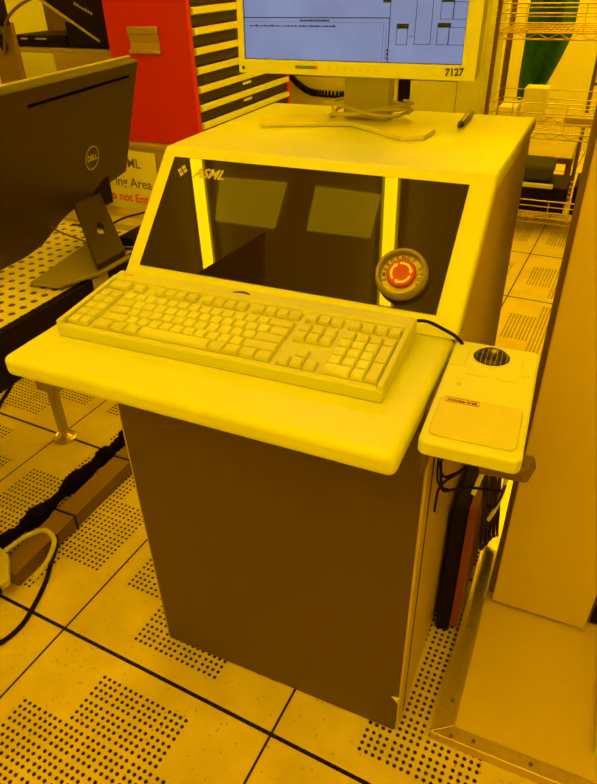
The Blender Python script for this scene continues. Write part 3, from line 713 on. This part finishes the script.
# ---------------------------------------------------------------- wire rack
rk = thing('wire_rack', 'chrome wire shelving rack behind the console at the upper right', 'rack', (.75, 3.42, 0))
RX0, RX1, RY0, RY1 = .095, 1.45, 3.20, 3.66
for x, y in ((RX0, RY0), (RX1, RY0), (RX0, RY1), (RX1, RY1)):
    bm = bmesh.new(); prof = [(0, .0), (.0125, .0)]
    zz = .0
    while zz < 1.85:
        prof += [(.0125, zz+.023), (.0105, zz+.0235), (.0105, zz+.0265), (.0125, zz+.027)]; zz += .027
    prof += [(0, zz)]
    lathe(bm, prof, 12, Matrix.Translation((x, y, 0)))
    rel(rk, obj('post', bm, mat('post_chrome', (.22, .13, .09), .35, metal=.7)))
def shelf(z, ledge=0.0):
    bm = bmesh.new(); r = .0032
    for y in (RY0, RY1):
        tube(bm, [(RX0, y, z), (RX1, y, z)], .0038, 6); tube(bm, [(RX0, y, z-.030), (RX1, y, z-.030)], .0038, 6)
        n = 26; zz = []
        for i in range(n+1): zz.append((RX0+(RX1-RX0)*i/n, y, z-.003 if i % 2 == 0 else z-.027))
        tube(bm, zz, .0026, 5)
    for x in (RX0, RX1):
        tube(bm, [(x, RY0, z), (x, RY1, z)], .0038, 6); tube(bm, [(x, RY0, z-.030), (x, RY1, z-.030)], .0038, 6)
        zz = [(x, RY0+(RY1-RY0)*i/8, z-.003 if i % 2 == 0 else z-.027) for i in range(9)]; tube(bm, zz, .0026, 5)
    n = 50
    for i in range(1, n):
        x = RX0+(RX1-RX0)*i/n; tube(bm, [(x, RY0, z+.003), (x, RY1, z+.003)], .0016, 5)
    for i in range(1, 4):
        y = RY0+(RY1-RY0)*i/4; tube(bm, [(RX0, y, z), (RX1, y, z)], .0028, 5)
    sh = rel(rk, obj('wire_shelf', bm, CHROME))
    if ledge > 0:
        bm = bmesh.new()
        for k in (1, 2, 3):
            zz = z+ledge*k/3
            tube(bm, [(RX0, RY0, zz), (RX1, RY0, zz)], .0032, 6); tube(bm, [(RX0, RY1, zz), (RX1, RY1, zz)], .0032, 6)
            tube(bm, [(RX0, RY0, zz), (RX0, RY1, zz)], .0032, 6)
        for x in (RX0+.06, RX0+.14, .52, .95): tube(bm, [(x, RY0, z), (x, RY0, z+ledge)], .003, 5)
        sub(sh, obj('ledge', bm, CHROME))
shelf(.105, .10); shelf(.575, .15); shelf(1.06, .13); shelf(1.55)
# things on the rack
bm = bmesh.new(); bx(bm, .28, .60, 3.27, 3.58, .110, .265)
t = thing('recorder_box', 'black equipment box with a pale front strip on the bottom shelf of the wire rack', 'equipment', (.44, 3.42, .110))
rel(t, obj('case', bm, BLACK, bevel=.006)); rel(t, obj('pale_strip', box_bm(.30, .52, 3.250, 3.269, .262, .285), KEYC, bevel=.002))
bm = bmesh.new(); bx(bm, .29, .50, 3.29, 3.56, .2855, .375); tag(obj('carry_case', bm, mat('olive_cloth', (.045, .042, .02), .8, bump=.4, nscale=60), bevel=.02), 'dark olive case lying on the black box on the bottom shelf of the rack', 'case')
bm = bmesh.new(); bx(bm, .635, .92, 3.27, 3.58, .110, .285); tag(obj('equipment_box', bm, BLACK, bevel=.006), 'black box at the right on the bottom shelf of the rack', 'equipment')
bm = bmesh.new(); bx(bm, .25, .38, 3.50, 3.64, .580, .755); tag(obj('carton', bm, PAPER, bevel=.003), 'white carton below the green garment on the middle shelf of the rack', 'box')
bm = bmesh.new(); bx(bm, .13, .23, 3.40, 3.60, .580, .665); tag(obj('carton', bm, PAPER, bevel=.003), 'white carton at the left end of the middle shelf of the rack', 'box')
bm = bmesh.new(); bx(bm, .50, .72, 3.42, 3.60, .580, .62); tag(obj('tray', bm, TAN, bevel=.003), 'tan tray on the middle shelf of the rack near the machine', 'tray')
# bench behind the rack: tan top on dark frame
t = thing('bench', 'low tan bench on dark legs seen through the wire rack', 'bench', (.33, 4.2, 0))
rel(t, obj('top', box_bm(.10, .565, 3.93, 4.45, .262, .280), TAN, bevel=.003))
for x, y in ((.12, 3.95), (.55, 3.95), (.12, 4.43), (.55, 4.43)): rel(t, obj('leg', box_bm(x-.012, x+.012, y-.012, y+.012, 0, .262), BROWN))
rel(t, obj('edge_trim', box_bm(.10, .565, 3.915, 3.929, .245, .281), BROWN)); rel(t, obj('edge_trim', box_bm(.566, .58, 3.915, 4.45, .245, .281), BROWN))
t = thing('bench', 'long pale bench standing behind the rack near the back wall', 'bench', (1.3, 4.7, 0))
rel(t, obj('top', box_bm(.95, 2.2, 4.0, 4.7, .70, .73), KEYB, bevel=.003))
for x, y in ((.98, 4.03), (2.17, 4.03), (.98, 4.67), (2.17, 4.67)): rel(t, obj('leg', box_bm(x-.02, x+.02, y-.02, y+.02, 0, .70), BROWN))
# green garment hanging from a rail behind the rack
gr = thing('green_garment', 'dark green garment hanging behind the wire rack', 'garment', (.32, 3.85, .7))
def cloth():
    bm = bmesh.new(); rows = 26; cols = 30; grid = []
    for i in range(rows+1):
        t = i/rows; z = 1.46-.78*t
        # left and right edges of the outline
        xl = .165+.005*math.sin(t*5); xr = .435 if t < .55 else .435-.12*((t-.55)/.45)**1.3
        ring = []
        for j in range(cols):
            a = 2*math.pi*j/cols; u = (math.cos(a)+1)/2
            x = xl+(xr-xl)*u; d = .035*math.sin(a)*(1+.25*math.sin(3*a+6*t))
            fold = .026*math.sin(18*u+4*t+3*math.sin(5*t)) + .034*math.sin(9*(u-.5*t))
            ring.append(bm.verts.new((x, 3.85+d+fold, z-.07*t*u*0 - (.0 if t < .9 else .05*(1-u)*(t-.9)*10))))
        grid.append(ring)
    for A_, B_ in zip(grid, grid[1:]):
        for j in range(cols): bm.faces.new((A_[j], B_[j], B_[(j+1) % cols], A_[(j+1) % cols]))
    bm.faces.new(grid[0]); bm.faces.new(grid[-1][::-1]); return bm
rel(gr, obj('cloth', cloth(), GREEN, smooth=True))
bm = bmesh.new(); tube(bm, smooth_path([(.18, 3.85, 1.47), (.30, 3.85, 1.53), (.42, 3.85, 1.47)]), .004); tube(bm, smooth_path([(.30, 3.85, 1.53), (.30, 3.85, 1.57), (.312, 3.85, 1.595), (.300, 3.85, 1.612), (.288, 3.85, 1.60)]), .003)
rel(gr, obj('hanger', bm, CHROME))
t = thing('garment_rail', 'brown steel garment rail standing behind the wire rack', 'garment rail', (.5, 3.85, 0))
bm = bmesh.new(); tube(bm, [(.06, 3.85, 1.60), (1.2, 3.85, 1.60)], .011); rel(t, obj('rail', bm, BROWN, smooth=True))
for x in (.08, .60, 1.18):
    bm = bmesh.new(); tube(bm, [(x, 3.85, .02), (x, 3.85, 1.59)], .012); rel(t, obj('upright', bm, BROWN, smooth=True))
bm = bmesh.new(); tube(bm, [(.60, 3.85, .74), (1.18, 3.85, .74)], .010); rel(t, obj('cross_rail', bm, BROWN, smooth=True))

# ---------------------------------------------------------------- background at the upper left
t = thing('second_monitor', 'black monitor on a brown stand with an oval cable hole at the upper left', 'monitor', (-1.6, 1.5, .6))
bm = box_bm(-1.700, -1.570, 1.490, 1.512, .612, 1.215)
rel(t, obj('riser', bm, mat('brown_stand', (.17, .10, .05), .45), bevel=.003))
bm = bmesh.new(); lathe(bm, [(0, 0), (.020, 0), (.020, .003), (0, .003)], 24, Matrix.Translation((-1.632, 1.4895, 1.140)) @ Matrix.Rotation(math.radians(90), 4, 'X') @ Matrix.Scale(1.7, 4, (0, 1, 0)))
rel(t, obj('cable_hole', bm, BLACK))
bm = bmesh.new(); bx(bm, -2.05, -1.565, 1.44, 1.489, 1.206, 1.52); rel(t, obj('display', bm, BLACK, bevel=.004))
bm = bmesh.new(); bx(bm, -1.90, -1.565, 1.40, 1.66, .585, .610); rel(t, obj('base', bm, BLACK, bevel=.004))
cab('monitor_cable', 'brown cable curving up from the stand of the upper left monitor', [(-1.625, 1.475, 1.10), (-1.60, 1.47, 1.15), (-1.565, 1.46, 1.21), (-1.50, 1.46, 1.26), (-1.40, 1.47, 1.30), (-1.28, 1.5, 1.33)], .006, BROWN)
t = thing('side_table', 'low dark table carrying the upper left monitor', 'table', (-1.7, 1.5, 0))
rel(t, obj('top', box_bm(-2.2, -1.56, 1.15, 1.85, .555, .584), BROWN, bevel=.003))
for x, y in ((-2.16, 1.19), (-1.60, 1.19), (-2.16, 1.81), (-1.60, 1.81)): rel(t, obj('leg', box_bm(x-.02, x+.02, y-.02, y+.02, 0, .555), BROWN))
t = thing('workbench', 'workbench with a thin dark shelf behind the rear-facing monitor', 'workbench', (-2.4, 2.6, 0))
rel(t, obj('shelf', box_bm(-3.3, -1.62, 2.35, 2.74, 1.003, 1.023), mat('bench_brown', (.35, .27, .18), .4), bevel=.002))
for x, y in ((-3.25, 2.40), (-1.66, 2.40), (-3.25, 2.70), (-1.66, 2.70)): rel(t, obj('leg', box_bm(x-.02, x+.02, y-.02, y+.02, 0, 1.003), TAN))
rel(t, obj('side_screen', box_bm(-3.4, -2.765, 2.96, 3.0, .0, 1.9), mat('bright_panel_paint', (.86, .88, .3), .5)))
rel(t, obj('back_screen', box_bm(-2.764, -1.62, 2.96, 3.0, 1.05, 1.9), BROWN))
rel(t, obj('lower_screen', box_bm(-2.764, -1.62, 2.96, 3.0, .0, 1.049), mat('ochre_panel', (.50, .38, .20), .5)))
t = thing('laptop', 'closed black laptop lying on the workbench at the upper left', 'laptop', (-2.32, 2.55, 1.024))
rel(t, obj('base', box_bm(-2.52, -2.135, 2.42, 2.70, 1.024, 1.052), BLACK, bevel=.003)); rel(t, obj('lid', box_bm(-2.52, -2.135, 2.42, 2.70, 1.0535, 1.085), BLACK, bevel=.004))
rel(t, obj('port_strip', box_bm(-2.47, -2.42, 2.4175, 2.4195, 1.062, 1.070), GREYL)); rel(t, obj('port_strip', box_bm(-2.36, -2.28, 2.4175, 2.4195, 1.062, 1.070), GREYL))
t = thing('control_unit', 'black electronic unit with a slanted lid beside the red tool chest', 'electronics', (-1.9, 2.5, 1.024))
rel(t, obj('case', box_bm(-2.125, -1.70, 2.42, 2.75, 1.024, 1.150), BLACK, bevel=.004))
bm = bmesh.new(); prism(bm, [(-2.22, 1.27), (-1.86, 1.070), (-1.60, 1.070), (-1.60, 1.60), (-2.22, 1.60)], 'y', 2.37, 2.40); rel(t, obj('lid', bm, BLACK, bevel=.003, label='slanted black lid'))
bm = bmesh.new(); prism(bm, [(-2.22, 1.27), (-1.86, 1.070), (-1.86, 1.060), (-2.22, 1.252)], 'y', 2.365, 2.372); rel(t, obj('edge_trim', bm, GREYL))
bm = bmesh.new()
R4 = random.Random(2)
for k in range(7): bx(bm, k*.018, k*.018+.012, 0, .014*R4.uniform(.7, 1), 0, .001, frame((-1.99, 2.369, 1.235), (1, 0, -.45), (0.45, 0, 1)))
rel(t, obj('printed_marks', bm, GREYL))

# stand-in display added overhead, shaped for the dark wedge mirrored in the glass
t = thing('wedge_stand_in', 'black stand-in display added overhead for the dark wedge mirrored in the glass', 'display', (-.8, -.85, 3.0))
bm = bmesh.new(); prism(bm, [(-.50, -.42), (-1.05, -.79), (-1.15, -1.3), (-.56, -1.25)], 'z', 2.38, 2.42); rel(t, obj('panel', bm, BLACK, bevel=.004))
bm = bmesh.new(); tube(bm, [(-.85, -.95, 2.42), (-.85, -.95, 2.999)], .02); rel(t, obj('hanging_pole', bm, BLACK, smooth=True))

bpy.context.view_layer.update()
